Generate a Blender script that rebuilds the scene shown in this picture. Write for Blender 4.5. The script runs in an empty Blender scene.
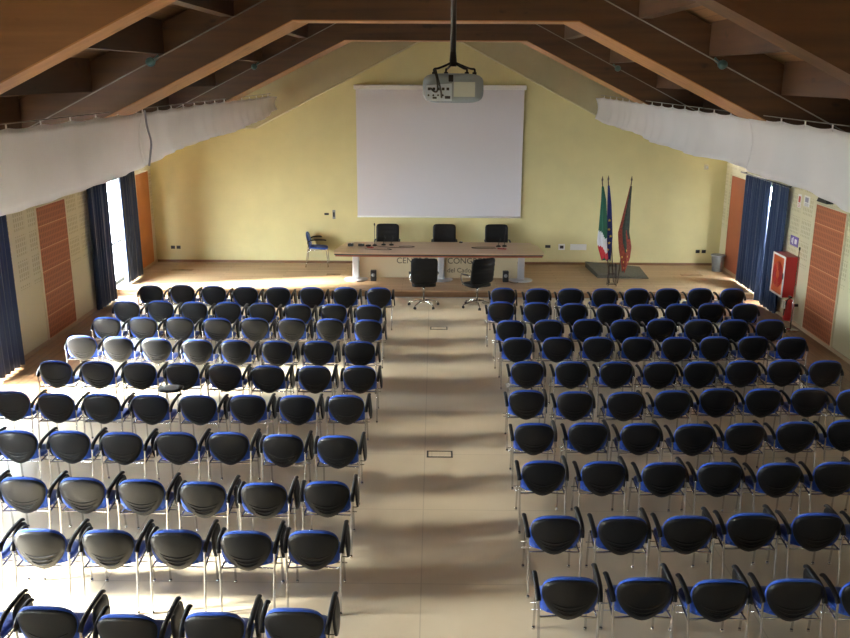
import bpy, bmesh, math, random
from mathutils import Vector, Matrix
random.seed(7)
PI = math.pi
SC = bpy.context.scene
COL = SC.collection

# ------------------------------------------------------------------ materials
def new_mat(name):
    m = bpy.data.materials.new(name); m.use_nodes = True
    nt = m.node_tree
    return m, nt, nt.nodes['Principled BSDF']

def mat(name, col, rough=.6, metal=0.0, noise=0.0, nscale=8.0, bump=0.0, bscale=60.0, spec=.5, sheen=0.0, stretch=(1,1,1)):
    m, nt, b = new_mat(name)
    b.inputs['Base Color'].default_value = (*col, 1)
    b.inputs['Roughness'].default_value = rough
    b.inputs['Metallic'].default_value = metal
    b.inputs['Specular IOR Level'].default_value = spec
    if sheen: b.inputs['Sheen Weight'].default_value = sheen
    tc = nt.nodes.new('ShaderNodeTexCoord')
    mp = nt.nodes.new('ShaderNodeMapping'); mp.inputs['Scale'].default_value = stretch
    nt.links.new(tc.outputs['Object'], mp.inputs['Vector'])
    if noise:
        n = nt.nodes.new('ShaderNodeTexNoise'); n.inputs['Scale'].default_value = nscale; n.inputs['Detail'].default_value = 5
        nt.links.new(mp.outputs[0], n.inputs['Vector'])
        r = nt.nodes.new('ShaderNodeValToRGB')
        r.color_ramp.elements[0].position = .3; r.color_ramp.elements[1].position = .7
        r.color_ramp.elements[0].color = (*[max(0, c*(1-noise)) for c in col], 1)
        r.color_ramp.elements[1].color = (*[min(1, c*(1+noise)) for c in col], 1)
        nt.links.new(n.outputs['Fac'], r.inputs['Fac']); nt.links.new(r.outputs[0], b.inputs['Base Color'])
    if bump:
        n = nt.nodes.new('ShaderNodeTexNoise'); n.inputs['Scale'].default_value = bscale
        nt.links.new(mp.outputs[0], n.inputs['Vector'])
        bp = nt.nodes.new('ShaderNodeBump'); bp.inputs['Strength'].default_value = bump; bp.inputs['Distance'].default_value = .01
        nt.links.new(n.outputs['Fac'], bp.inputs['Height']); nt.links.new(bp.outputs[0], b.inputs['Normal'])
    return m

def wood(name, c1, c2, axis='x', rough=.5, scale=1.0, board=None, knots=True):
    """laminated timber: fine grain stretched along one axis, optional board joints, dark knots"""
    m, nt, b = new_mat(name); N, L = nt.nodes, nt.links
    b.inputs['Roughness'].default_value = rough
    tc = N.new('ShaderNodeTexCoord'); mp = N.new('ShaderNodeMapping')
    s = {'x': (.35, 7, 7), 'y': (7, .35, 7), 'z': (7, 7, .35)}[axis]
    mp.inputs['Scale'].default_value = [v*scale for v in s]
    L.new(tc.outputs['Object'], mp.inputs['Vector'])
    n = N.new('ShaderNodeTexNoise'); n.inputs['Scale'].default_value = 1.6; n.inputs['Detail'].default_value = 6
    L.new(mp.outputs[0], n.inputs['Vector'])
    r = N.new('ShaderNodeValToRGB'); e = r.color_ramp.elements
    e[0].position = .32; e[1].position = .68; e[0].color = (*c1, 1); e[1].color = (*c2, 1)
    L.new(n.outputs['Fac'], r.inputs['Fac'])
    out = r.outputs[0]
    if knots:
        v = N.new('ShaderNodeTexNoise'); v.inputs['Scale'].default_value = 5.5
        mk = N.new('ShaderNodeMapping'); mk.inputs['Scale'].default_value = {'x': (.6, 1.2, 1.2), 'y': (1.2, .6, 1.2), 'z': (1.2, 1.2, .6)}[axis]
        L.new(tc.outputs['Object'], mk.inputs['Vector']); L.new(mk.outputs[0], v.inputs['Vector'])
        rk = N.new('ShaderNodeValToRGB'); rk.color_ramp.elements[0].position = .66; rk.color_ramp.elements[1].position = .75
        rk.color_ramp.elements[1].color = (.75, .75, .75, 1); rk.color_ramp.elements[0].color = (0, 0, 0, 1)
        L.new(v.outputs['Fac'], rk.inputs['Fac'])
        mx = N.new('ShaderNodeMixRGB'); mx.inputs['Color2'].default_value = (*[c*.35 for c in c1], 1)
        L.new(rk.outputs[0], mx.inputs['Fac']); L.new(out, mx.inputs['Color1']); out = mx.outputs[0]
    if board:
        br = N.new('ShaderNodeTexBrick'); br.inputs['Scale'].default_value = 1
        br.inputs['Brick Width'].default_value = board[0]; br.inputs['Row Height'].default_value = board[1]
        br.inputs['Mortar Size'].default_value = .004
        br.inputs['Color1'].default_value = (1, 1, 1, 1); br.inputs['Color2'].default_value = (.82, .82, .82, 1); br.inputs['Mortar'].default_value = (.45, .42, .4, 1)
        mb = N.new('ShaderNodeMapping')
        if axis == 'y': mb.inputs['Rotation'].default_value = (0, 0, PI/2)
        L.new(tc.outputs['Object'], mb.inputs['Vector']); L.new(mb.outputs[0], br.inputs['Vector'])
        mx = N.new('ShaderNodeMixRGB'); mx.blend_type = 'MULTIPLY'; mx.inputs['Fac'].default_value = 1
        L.new(out, mx.inputs['Color1']); L.new(br.outputs['Color'], mx.inputs['Color2']); out = mx.outputs[0]
    L.new(out, b.inputs['Base Color'])
    return m

def floor_mat():
    m, nt, b = new_mat('beige_linoleum'); N, L = nt.nodes, nt.links
    tc = N.new('ShaderNodeTexCoord')
    n = N.new('ShaderNodeTexNoise'); n.inputs['Scale'].default_value = 1.3; n.inputs['Detail'].default_value = 7
    L.new(tc.outputs['Object'], n.inputs['Vector'])
    r = N.new('ShaderNodeValToRGB'); e = r.color_ramp.elements
    e[0].position = .3; e[1].position = .7; e[0].color = (.64, .54, .39, 1); e[1].color = (.71, .61, .45, 1)
    L.new(n.outputs['Fac'], r.inputs['Fac'])
    br = N.new('ShaderNodeTexBrick'); br.inputs['Scale'].default_value = 1; br.inputs['Brick Width'].default_value = 3.0
    br.inputs['Row Height'].default_value = 1.5; br.inputs['Mortar Size'].default_value = .006; br.offset = 0
    br.inputs['Color1'].default_value = (1, 1, 1, 1); br.inputs['Color2'].default_value = (1, 1, 1, 1); br.inputs['Mortar'].default_value = (.8, .78, .76, 1)
    mp = N.new('ShaderNodeMapping'); mp.inputs['Location'].default_value = (.1, 0, 0); L.new(tc.outputs['Object'], mp.inputs['Vector']); L.new(mp.outputs[0], br.inputs['Vector'])
    mx = N.new('ShaderNodeMixRGB'); mx.blend_type = 'MULTIPLY'; mx.inputs['Fac'].default_value = 1
    L.new(r.outputs[0], mx.inputs['Color1']); L.new(br.outputs['Color'], mx.inputs['Color2'])
    L.new(mx.outputs[0], b.inputs['Base Color'])
    b.inputs['Roughness'].default_value = .42; b.inputs['Specular IOR Level'].default_value = .4
    n2 = N.new('ShaderNodeTexNoise'); n2.inputs['Scale'].default_value = 3; L.new(tc.outputs['Object'], n2.inputs['Vector'])
    mr = N.new('ShaderNodeMapRange'); mr.inputs['To Min'].default_value = .36; mr.inputs['To Max'].default_value = .55
    L.new(n2.outputs['Fac'], mr.inputs['Value']); L.new(mr.outputs[0], b.inputs['Roughness'])
    return m

def perforated(name, base, dark, brick_w, row_h, mortar, groups=None, joint=None, jh=.4):
    """wall or panel face (in the YZ plane) with rows of small slots; optional joints"""
    m, nt, b = new_mat(name); N, L = nt.nodes, nt.links
    b.inputs['Roughness'].default_value = .7
    tc = N.new('ShaderNodeTexCoord'); sp = N.new('ShaderNodeSeparateXYZ'); L.new(tc.outputs['Object'], sp.inputs[0])
    def math_(op, a, bb=None):
        q = N.new('ShaderNodeMath'); q.operation = op
        for i, v in enumerate((a, bb)):
            if v is None: continue
            if isinstance(v, (int, float)): q.inputs[i].default_value = v
            else: L.new(v, q.inputs[i])
        return q.outputs[0]
    def stripe(src, period, lo, hi):   # 1 where frac(src/period) in lo..hi
        f = math_('FRACT', math_('DIVIDE', src, period))
        return math_('MULTIPLY', math_('GREATER_THAN', f, lo), math_('LESS_THAN', f, hi))
    y, z = sp.outputs['Y'], sp.outputs['Z']
    slots = math_('MULTIPLY', stripe(y, brick_w, 0, .5), stripe(z, row_h, 0, .7))
    if groups:
        gy, gz, z0 = groups
        slots = math_('MULTIPLY', slots, stripe(y, gy, .12, .88))
        slots = math_('MULTIPLY', slots, stripe(z, gz, .1, .9))
        slots = math_('MULTIPLY', slots, math_('GREATER_THAN', z, z0))
    mx = N.new('ShaderNodeMixRGB'); mx.inputs['Color1'].default_value = (*base, 1); mx.inputs['Color2'].default_value = (*dark, 1)
    L.new(slots, mx.inputs['Fac']); out = mx.outputs[0]
    if joint:
        j = stripe(z, jh, 0, .04)
        mj = N.new('ShaderNodeMixRGB'); mj.inputs['Color2'].default_value = (*joint, 1)
        L.new(j, mj.inputs['Fac']); L.new(out, mj.inputs['Color1']); out = mj.outputs[0]
    L.new(out, b.inputs['Base Color'])
    return m

def glass_mat():
    m = bpy.data.materials.new('door_glass'); m.use_nodes = True; nt = m.node_tree; nt.nodes.clear()
    o = nt.nodes.new('ShaderNodeOutputMaterial'); mx = nt.nodes.new('ShaderNodeMixShader')
    t = nt.nodes.new('ShaderNodeBsdfTransparent'); t.inputs[0].default_value = (.93, .96, .96, 1)
    g = nt.nodes.new('ShaderNodeBsdfGlossy'); g.inputs['Roughness'].default_value = .02
    mx.inputs[0].default_value = .06
    nt.links.new(t.outputs[0], mx.inputs[1]); nt.links.new(g.outputs[0], mx.inputs[2]); nt.links.new(mx.outputs[0], o.inputs[0])
    return m

M = {}
M['floor'] = floor_mat()
M['parquet'] = wood('aisle_parquet', (.22, .115, .052), (.31, .17, .08), 'y', .45, 1, (1.2, .12), knots=False)
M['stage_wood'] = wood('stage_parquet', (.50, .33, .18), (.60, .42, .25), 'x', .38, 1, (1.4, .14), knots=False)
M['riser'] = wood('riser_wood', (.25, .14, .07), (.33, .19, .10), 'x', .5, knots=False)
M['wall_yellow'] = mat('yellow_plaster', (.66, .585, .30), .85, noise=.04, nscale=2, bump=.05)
M['wall_cream'] = mat('cream_plaster', (.74, .70, .50), .85, noise=.03)
M['wall_perf'] = perforated('cream_perforated_wall', (.64, .585, .38), (.47, .42, .25), .075, .085, .01, groups=(.55, .42, 1.15))
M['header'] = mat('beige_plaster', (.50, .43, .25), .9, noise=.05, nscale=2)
M['header_edge'] = mat('pale_plaster_bead', (.72, .66, .42), .8)
M['panel'] = perforated('terracotta_slotted_panel', (.40, .125, .05), (.24, .07, .03), .07, .10, .01, joint=(.58, .27, .13), jh=.40)
M['panel_plain'] = mat('orange_panel', (.52, .19, .045), .6, noise=.1, nscale=1.5)
M['panel_red'] = mat('red_panel', (.36, .10, .04), .6, noise=.08, nscale=1.5)
M['panel_frame'] = mat('cream_panel_edge', (.66, .58, .40), .6)
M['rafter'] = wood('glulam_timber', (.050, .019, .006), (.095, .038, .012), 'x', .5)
M['rafter_lit'] = wood('glulam_timber_lit', (.17, .07, .020), (.25, .11, .034), 'x', .5)  # same timber, light on the rafter face put into the colour
M['rafter_underlit'] = wood('glulam_timber_underlit', (.33, .145, .045), (.44, .205, .07), 'x', .5)  # same timber, brightness of lit undersides put into the colour
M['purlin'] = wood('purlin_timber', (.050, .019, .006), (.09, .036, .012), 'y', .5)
M['deck'] = wood('roof_boards', (.20, .095, .032), (.28, .14, .05), 'y', .6, 1, (2.5, .14))
M['skirt'] = mat('brown_skirting', (.22, .11, .05), .5)
M['skirt_pale'] = mat('pale_skirting', (.50, .36, .22), .5)
M['alu'] = mat('aluminium', (.55, .55, .56), .35, 1)
M['chrome'] = mat('chrome_tube', (.62, .61, .60), .22, 1)
M['shell'] = mat('black_plastic_shell', (.008, .008, .009), .42, noise=.1, nscale=40, spec=.35)
M['shell_slot'] = mat('black_plastic_vents', (.012, .012, .013), .3, spec=.6)
M['arm'] = mat('black_arm_plastic', (.008, .008, .009), .45, spec=.3)
M['blue'] = mat('blue_fabric', (.010, .075, .46), .85, bump=.3, bscale=300, sheen=.3)
M['leather'] = mat('black_leather', (.007, .0065, .0065), .5, spec=.3, bump=.2, bscale=120)
M['navy'] = mat('navy_curtain_cloth', (.006, .022, .068), .8, bump=.2, bscale=200, sheen=.3)
M['white_cloth'] = mat('white_cloth', (.80, .775, .76), .9, noise=.05, nscale=1.2, bump=.15, bscale=30)
_m = M['white_cloth']; _n = _m.node_tree; _b = _n.nodes['Principled BSDF']
_t = _n.nodes.new('ShaderNodeBsdfTranslucent'); _t.inputs[0].default_value = (.82, .79, .77, 1)
_x = _n.nodes.new('ShaderNodeMixShader'); _x.inputs[0].default_value = .5
_n.links.new(_b.outputs[0], _x.inputs[1]); _n.links.new(_t.outputs[0], _x.inputs[2])
_n.links.new(_x.outputs[0], _n.nodes['Material Output'].inputs[0])
M['cord'] = mat('grey_cord', (.32, .33, .38), .6)
M['steel_wire'] = mat('steel_wire', (.30, .28, .25), .5, .6)
M['screen'] = mat('screen_fabric', (.70, .67, .69), .9)
M['screen_case'] = mat('screen_case_white', (.86, .85, .80), .5)
M['desk_top'] = wood('desk_veneer', (.55, .36, .22), (.64, .44, .28), 'x', .3, knots=False)
M['desk_red'] = mat('red_wood_edge', (.35, .10, .05), .45)
M['black'] = mat('matt_black', (.012, .012, .012), .5)
M['modesty'] = mat('cream_modesty_panel', (.66, .58, .38), .35)
M['text'] = mat('dark_lettering', (.08, .07, .06), .6)
M['leg_grey'] = mat('silver_leg', (.60, .62, .66), .35, .4)
M['projector'] = mat('grey_blue_casing', (.30, .35, .40), .4)
M['proj_panel'] = mat('pale_port_panel', (.62, .70, .80), .4)
M['proj_label'] = mat('pale_label', (.60, .64, .60), .5)
M['mount'] = mat('dark_mount_metal', (.025, .02, .018), .4, .5)
M['red'] = mat('fire_red', (.42, .02, .02), .35)
M['orange_hose'] = mat('orange_hose', (.50, .085, .02), .5)
M['white'] = mat('white_paint', (.80, .78, .76), .5)
M['violet'] = mat('violet_sign', (.16, .10, .33), .5)
M['paper'] = mat('paper', (.78, .76, .70), .8)
M['print_red'] = mat('red_print', (.55, .10, .08), .7)
M['print_grey'] = mat('grey_print', (.30, .28, .33), .7)
M['bin'] = mat('grey_bin', (.24, .25, .25), .6)
M['mat_grey'] = mat('grey_ribbed_mat', (.13, .125, .10), .9, noise=.2, nscale=30)
M['flag_green'] = mat('green_cloth', (.008, .09, .05), .8)
M['flag_white'] = mat('white_flag_cloth', (.62, .62, .65), .8)
M['flag_red'] = mat('red_flag_cloth', (.42, .02, .03), .8)
M['flag_blue'] = mat('blue_flag_cloth', (.010, .02, .17), .8)
M['gold'] = mat('gold_cloth', (.75, .50, .08), .6)
M['flag_dark'] = mat('dark_green_flag_cloth', (.028, .04, .028), .8, noise=.4, nscale=20)
M['flag_rust'] = mat('rust_flag_cloth', (.22, .032, .015), .8, noise=.4, nscale=25)
M['pole_wood'] = mat('dark_pole', (.06, .035, .02), .4)
M['glass'] = glass_mat()
M['dark_frame'] = mat('dark_door_frame', (.03, .03, .035), .4)
M['terrace'] = mat('pale_terrace', (.6, .58, .54), .9, noise=.1)
M['teal'] = mat('teal_fitting', (.12, .22, .22), .35, .4)
M['plate'] = mat('floor_hatch', (.30, .19, .10), .5)
M['paving'] = M['terrace']

# ------------------------------------------------------------------ object helpers
def link(name, me, parent=None):
    o = bpy.data.objects.new(name, me); COL.objects.link(o)
    if parent is not None: o.parent = parent
    return o

def tag(o, label=None, cat=None, group=None, kind=None):
    if label: o['label'] = label
    if cat: o['category'] = cat
    if group: o['group'] = group
    if kind: o['kind'] = kind
    return o

def empty(name, loc, rz=0, label=None, cat=None, group=None):
    o = bpy.data.objects.new(name, None); COL.objects.link(o)
    o.location = loc; o.rotation_euler = (0, 0, rz); o.empty_display_size = .1
    return tag(o, label, cat, group)

def copy_tree(root, parent=None):
    c = root.copy(); COL.objects.link(c); c.parent = parent
    for ch in [k for k in root.children]: copy_tree(ch, c)
    return c

class MB:
    """collects shapes into one mesh"""
    def __init__(s): s.bm = bmesh.new(); s.mats = []
    def mi(s, m):
        if m is None: return 0
        if m not in s.mats: s.mats.append(m)
        return s.mats.index(m)
    def box(s, x0, x1, y0, y1, z0, z1, m=None, bevel=0, rot=None):
        r = bmesh.ops.create_cube(s.bm, size=1)
        vs = r['verts']
        for v in vs:
            v.co = Vector((x0 + (v.co.x+.5)*(x1-x0), y0 + (v.co.y+.5)*(y1-y0), z0 + (v.co.z+.5)*(z1-z0)))
        fs = set(f for v in vs for f in v.link_faces)
        for f in fs: f.material_index = s.mi(m)
        if bevel:
            es = list(set(e for v in vs for e in v.link_edges))
            g = bmesh.ops.bevel(s.bm, geom=es, offset=bevel, segments=2, affect='EDGES', profile=.5)
            vs = list(set(v for f in g['faces'] for v in f.verts)); 
            for f in g['faces']: f.material_index = s.mi(m)
        if rot is not None:
            allv = set(vs)
            stack = list(vs)
            while stack:
                v = stack.pop()
                for e in v.link_edges:
                    o = e.other_vert(v)
                    if o not in allv: allv.add(o); stack.append(o)
            for v in allv: v.co = rot @ v.co
        return s
    def tube(s, pts, r, m=None, n=8, closed=False, flat=None):
        """round (or flat=(w,h)) bar swept along points"""
        pts = [Vector(p) for p in pts]; k = len(pts); rings = []
        up = Vector((0, 0, 1)); prev = None
        for i, p in enumerate(pts):
            if closed: t = pts[(i+1) % k] - pts[i-1]
            else: t = (pts[min(i+1, k-1)] - pts[max(i-1, 0)])
            t.normalize()
            if prev is None:
                a = t.cross(up) if abs(t.z) < .95 else t.cross(Vector((1, 0, 0)))
            else: a = prev - t * prev.dot(t)
            a.normalize(); prev = a; b = t.cross(a)
            rr = r[i] if isinstance(r, (list, tuple)) else r
            w, h = flat if flat else (rr, rr)
            ring = []
            for j in range(n):
                an = 2*PI*j/n + (PI/n if flat else 0)
                ring.append(s.bm.verts.new(p + a*math.cos(an)*w + b*math.sin(an)*h))
            rings.append(ring)
        mi = s.mi(m); rng = range(k if closed else k-1)
        for i in rng:
            A, B = rings[i], rings[(i+1) % k]
            for j in range(n):
                f = s.bm.faces.new((A[j], A[(j+1) % n], B[(j+1) % n], B[j])); f.material_index = mi; f.smooth = True
        if not closed:
            for R_ in (rings[0][::-1], rings[-1]):
                f = s.bm.faces.new(R_); f.material_index = mi
        return s
    def lathe(s, prof, c=(0, 0, 0), m=None, n=24, axis='z'):
        rings = []
        for (r, z) in prof:
            ring = []
            for j in range(n):
                a = 2*PI*j/n; q = Vector((r*math.cos(a), r*math.sin(a), z))
                if axis == 'y': q = Vector((q.x, q.z, -q.y))
                if axis == 'x': q = Vector((q.z, q.x, q.y))
                ring.append(s.bm.verts.new(q + Vector(c)))
            rings.append(ring)
        mi = s.mi(m)
        for A, B in zip(rings, rings[1:]):
            for j in range(n):
                f = s.bm.faces.new((A[j], A[(j+1) % n], B[(j+1) % n], B[j])); f.material_index = mi; f.smooth = True
        for R_ in (rings[0][::-1], rings[-1]):
            f = s.bm.faces.new(R_); f.material_index = mi
        return s
    def prism(s, poly, d0, d1, axis='y', m=None):
        """polygon in the plane across axis, extruded d0..d1"""
        def P(a, b, d): return {'y': (a, d, b), 'x': (d, a, b), 'z': (a, b, d)}[axis]
        A = [s.bm.verts.new(P(a, b, d0)) for a, b in poly]; B = [s.bm.verts.new(P(a, b, d1)) for a, b in poly]
        mi = s.mi(m); k = len(poly)
        fs = [s.bm.faces.new(A), s.bm.faces.new(B[::-1])]
        for i in range(k): fs.append(s.bm.faces.new((A[i], B[i], B[(i+1) % k], A[(i+1) % k])))
        for f in fs: f.material_index = mi
        return s
    def plate(s, outline, front, back, m=None, rings=5):
        """closed puffed plate: outline of (u,v); front/back map (u,v,t) -> point, t = 0 centre .. 1 rim"""
        cu = sum(p[0] for p in outline)/len(outline); cv = sum(p[1] for p in outline)/len(outline)
        mi = s.mi(m); k = len(outline)
        def side(fn):
            R = []
            for i in range(1, rings+1):
                t = i/rings
                R.append([s.bm.verts.new(fn(cu+(u-cu)*t, cv+(v-cv)*t, t)) for u, v in outline])
            c = s.bm.verts.new(fn(cu, cv, 0))
            return c, R
        for flip, fn in ((0, front), (1, back)):
            c, R = side(fn)
            for j in range(k):
                q = [c, R[0][j], R[0][(j+1) % k]]
                f = s.bm.faces.new(q[::-1] if flip else q); f.smooth = True; f.material_index = mi
                for A, B in zip(R, R[1:]):
                    q = [A[j], B[j], B[(j+1) % k], A[(j+1) % k]]
                    f = s.bm.faces.new(q[::-1] if flip else q); f.smooth = True; f.material_index = mi
            if flip:
                for j in range(k):
                    f = s.bm.faces.new((last[j], R[-1][j], R[-1][(j+1) % k], last[(j+1) % k])); f.material_index = mi
            last = R[-1]
        return s
    def build(s, name, m=None, parent=None, smooth=False, weld=False, auto=False):
        if weld: bmesh.ops.remove_doubles(s.bm, verts=s.bm.verts, dist=1e-5)
        bmesh.ops.recalc_face_normals(s.bm, faces=s.bm.faces)
        me = bpy.data.meshes.new(name); s.bm.to_mesh(me); s.bm.free()
        if s.mats:
            for mm in s.mats: me.materials.append(mm)
        elif m: me.materials.append(m)
        if smooth:
            for p in me.polygons: p.use_smooth = True
        return link(name, me, parent)

def smooth_path(pts, n=5):
    """Catmull-Rom through points"""
    P = [Vector(p) for p in pts]; out = []
    for i in range(len(P)-1):
        p0 = P[max(i-1, 0)]; p1 = P[i]; p2 = P[i+1]; p3 = P[min(i+2, len(P)-1)]
        for k in range(n):
            t = k/n
            out.append(.5*((2*p1)+(-p0+p2)*t+(2*p0-5*p1+4*p2-p3)*t*t+(-p0+3*p1-3*p2+p3)*t**3))
    out.append(P[-1]); return out

def text_mesh(name, body, size, loc, rot, m, parent=None, depth=.002, align='LEFT'):
    cu = bpy.data.curves.new(name+'_c', 'FONT'); cu.body = body; cu.size = size; cu.extrude = depth; cu.align_x = align
    t = bpy.data.objects.new(name+'_t', cu); COL.objects.link(t)
    dg = bpy.context.evaluated_depsgraph_get(); dg.update()
    me = bpy.data.meshes.new_from_object(t.evaluated_get(dg))
    bpy.data.objects.remove(t)
    me.materials.clear(); me.materials.append(m)
    o = link(name, me, parent); o.location = loc; o.rotation_euler = rot
    return o

# ------------------------------------------------------------------ dimensions
XL, XR, YB, YF = -6.89, 7.02, 21.69, -5.0
ST, SY = .15, 18.83                      # stage height and front edge
SLOPE, Z0 = .49, 6.08                    # underside of the rafters: z = Z0 - SLOPE*|x|
def zr(x): return Z0 - SLOPE*abs(x)
OPEN = [18.95, 12.75, 6.55, .35]         # centres of the glazed doors, both sides
OH = 2.48

# ------------------------------------------------------------------ shell of the room
MB().box(-5.78, 5.85, YF, SY, -.2, 0).build('floor', M['floor'])['kind'] = 'structure'
b = MB(); b.box(XL-.3, -5.78, YF, SY, -.2, 0); b.box(5.85, XR+.3, YF, SY, -.2, 0)
b.build('floor_parquet_border', M['parquet'])['kind'] = 'structure'
b = MB(); b.box(XL, XR, SY, YB, -.2, ST, M['stage_wood'])
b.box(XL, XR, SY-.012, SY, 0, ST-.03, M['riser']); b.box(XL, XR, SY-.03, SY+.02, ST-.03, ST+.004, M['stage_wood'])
b.build('floor_stage')['kind'] = 'structure'
MB().box(XL, XR, SY-.06, SY-.031, 0, .012).build('trim_1', M['alu'])['kind'] = 'structure'

CZ0, CZ1 = 2.93, 3.20                    # narrow clerestory strip under the left eaves
CLER = [(1.8, 6.1), (6.95, 10.6), (11.95, 16.7)]
def side_wall(name, x0, x1, face_x):
    b = MB(); edges = []
    y = YF
    for c in sorted(OPEN):
        b.box(x0, x1, y, c-1.05, -.2, 2.85); b.box(x0, x1, c-1.05, c+1.05, OH, 2.85); b.box(x0, x1, c-1.05, c+1.05, -.2, ST if c > 18 else 0)
        y = c+1.05
    b.box(x0, x1, y, YB+.3, -.2, 2.85)
    dk = lambda x: Z0+.74-SLOPE*abs(x)-.002
    if name == 'wall_right': b.prism([(x0, 2.85), (x1, 2.85), (x1, dk(x1)), (x0, dk(x0))], YF, YB+.3, 'y')
    else:
        b.prism([(x0, CZ1), (x1, CZ1), (x1, dk(x1)), (x0, dk(x0))], YF, YB+.3, 'y')
        b.box(x0, x1, YF, YB+.3, 2.85, CZ0); y = YF
        for a_, b_ in CLER: b.box(x0, x1, y, a_, CZ0, CZ1); y = b_
        b.box(x0, x1, y, YB+.3, CZ0, CZ1)
    b.build(name, M['wall_perf'])['kind'] = 'structure'
side_wall('wall_left', XL-.3, XL, XL)
side_wall('wall_right', XR, XR+.3, XR)
# back wall (recessed, yellow) and the beige header above it
MB().prism([(XL, -.2), (XR, -.2), (XR, 3.0), (0.07, 6.6), (XL, 3.0)], YB, YB+.3, 'y').build('wall_back', M['wall_yellow'])['kind'] = 'structure'
AP, SH = (.10, 5.66), .512
hx = 4.35; hz = AP[1]-SH*hx
hd = MB()
yh0, yh1 = YB-.16, YB-.001
topz = lambda x: Z0+.74-SLOPE*abs(x)
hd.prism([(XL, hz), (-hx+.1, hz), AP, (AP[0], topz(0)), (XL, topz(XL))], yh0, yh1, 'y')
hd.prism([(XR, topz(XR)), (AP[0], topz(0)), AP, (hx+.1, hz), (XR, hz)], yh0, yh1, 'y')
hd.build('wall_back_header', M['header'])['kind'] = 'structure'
b = MB()
for sx in (-1, 1):
    b.tube([(AP[0], yh0-.006, AP[1]-.01), (AP[0]+sx*hx, yh0-.006, hz-.01)], .02, n=6)
    b.tube([(AP[0]+sx*hx, yh0-.006, hz-.01), ((XL if sx < 0 else XR), yh0-.006, hz-.01)], .02, n=6)
b.build('trim_2', M['header_edge'])['kind'] = 'structure'
MB().prism([(XL-.3, -.2), (XR+.3, -.2), (XR+.3, 3.22), (0, 6.81), (XL-.3, 3.28)], YF-.3, YF, 'y').build('wall_front', M['wall_cream'])['kind'] = 'structure'
# roof boards
b = MB()
for sx, xe in ((-1, XL-.5), (1, XR+.5)):
    z_e = Z0+.74-SLOPE*abs(xe)
    b.prism([(0, Z0+.74), (xe, z_e), (xe, z_e+.15), (0, Z0+.89)], YF-.3, YB+.3, 'y')
b.build('ceiling', M['deck'])['kind'] = 'structure'
# skirting
def skirt(name, x, m):
    b = MB(); y = YF
    for c in sorted(OPEN):
        z = 0
        b.box(x-.008, x+.008, y, c-1.05, 0, .07); y = c+1.05
    b.box(x-.008, x+.008, y, SY-.1, 0, .07); b.box(x-.008, x+.008, max(y, SY), YB, ST, ST+.07)
    b.build(name, m)['kind'] = 'structure'
skirt('baseboard_left', XL+.008, M['skirt_pale']); skirt('baseboard_right', XR-.008, M['skirt_pale'])
MB().box(XL+.02, XR-.02, YB-.016, YB-.001, ST, ST+.06).build('baseboard_back', M['skirt'])['kind'] = 'structure'

# glazed doors
n = 1
for side, x in (('left', XL-.17), ('right', XR+.17)):
    for c in OPEN:
        f = MB()
        z0 = ST if c > 18 else 0
        for y0, y1 in ((c-1.05, c-.98), (c-.04, c+.04), (c+.98, c+1.05)):
            if y0 == c-.04: continue
            f.box(x-.03, x+.03, y0, y1, z0, OH)
        f.box(x-.03, x+.03, c-.98, c+.98, OH-.08, OH); f.box(x-.03, x+.03, c-.98, c+.98, z0, z0+.08)
        f.box(x-.025, x+.025, c-.98, c+.98, 1.02, 1.08)
        fr = f.build('door_%d' % n, M['dark_frame']); fr['kind'] = 'structure'
        g = MB().box(x-.004, x+.004, c-.98, c+.98, z0+.08, OH-.08).build('door_glass', M['glass'], fr)
        n += 1
for i, (a_, b_) in enumerate(CLER):
    x = XL-.15; f = MB()
    f.box(x-.02, x+.02, a_, b_, CZ0, CZ0+.03); f.box(x-.02, x+.02, a_, b_, CZ1-.03, CZ1)
    k = 4
    for q in range(k+1):
        yy = a_+(b_-a_-.03)*q/k; f.box(x-.02, x+.02, yy, yy+.03, CZ0+.03, CZ1-.03)
    fr = f.build('window_%d' % (i+1), M['dark_frame']); fr['kind'] = 'structure'
    MB().box(x-.003, x+.003, a_+.03, b_-.03, CZ0+.03, CZ1-.03).build('window_glass', M['glass'], fr)
# ground outside
g = MB(); g.box(-40, XL-.3, -15, 35, -.35, -.2); g.box(XR+.3, 40, -15, 35, -.35, -.2)
g.build('terrace_ground', M['terrace'])['kind'] = 'structure'

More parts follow.
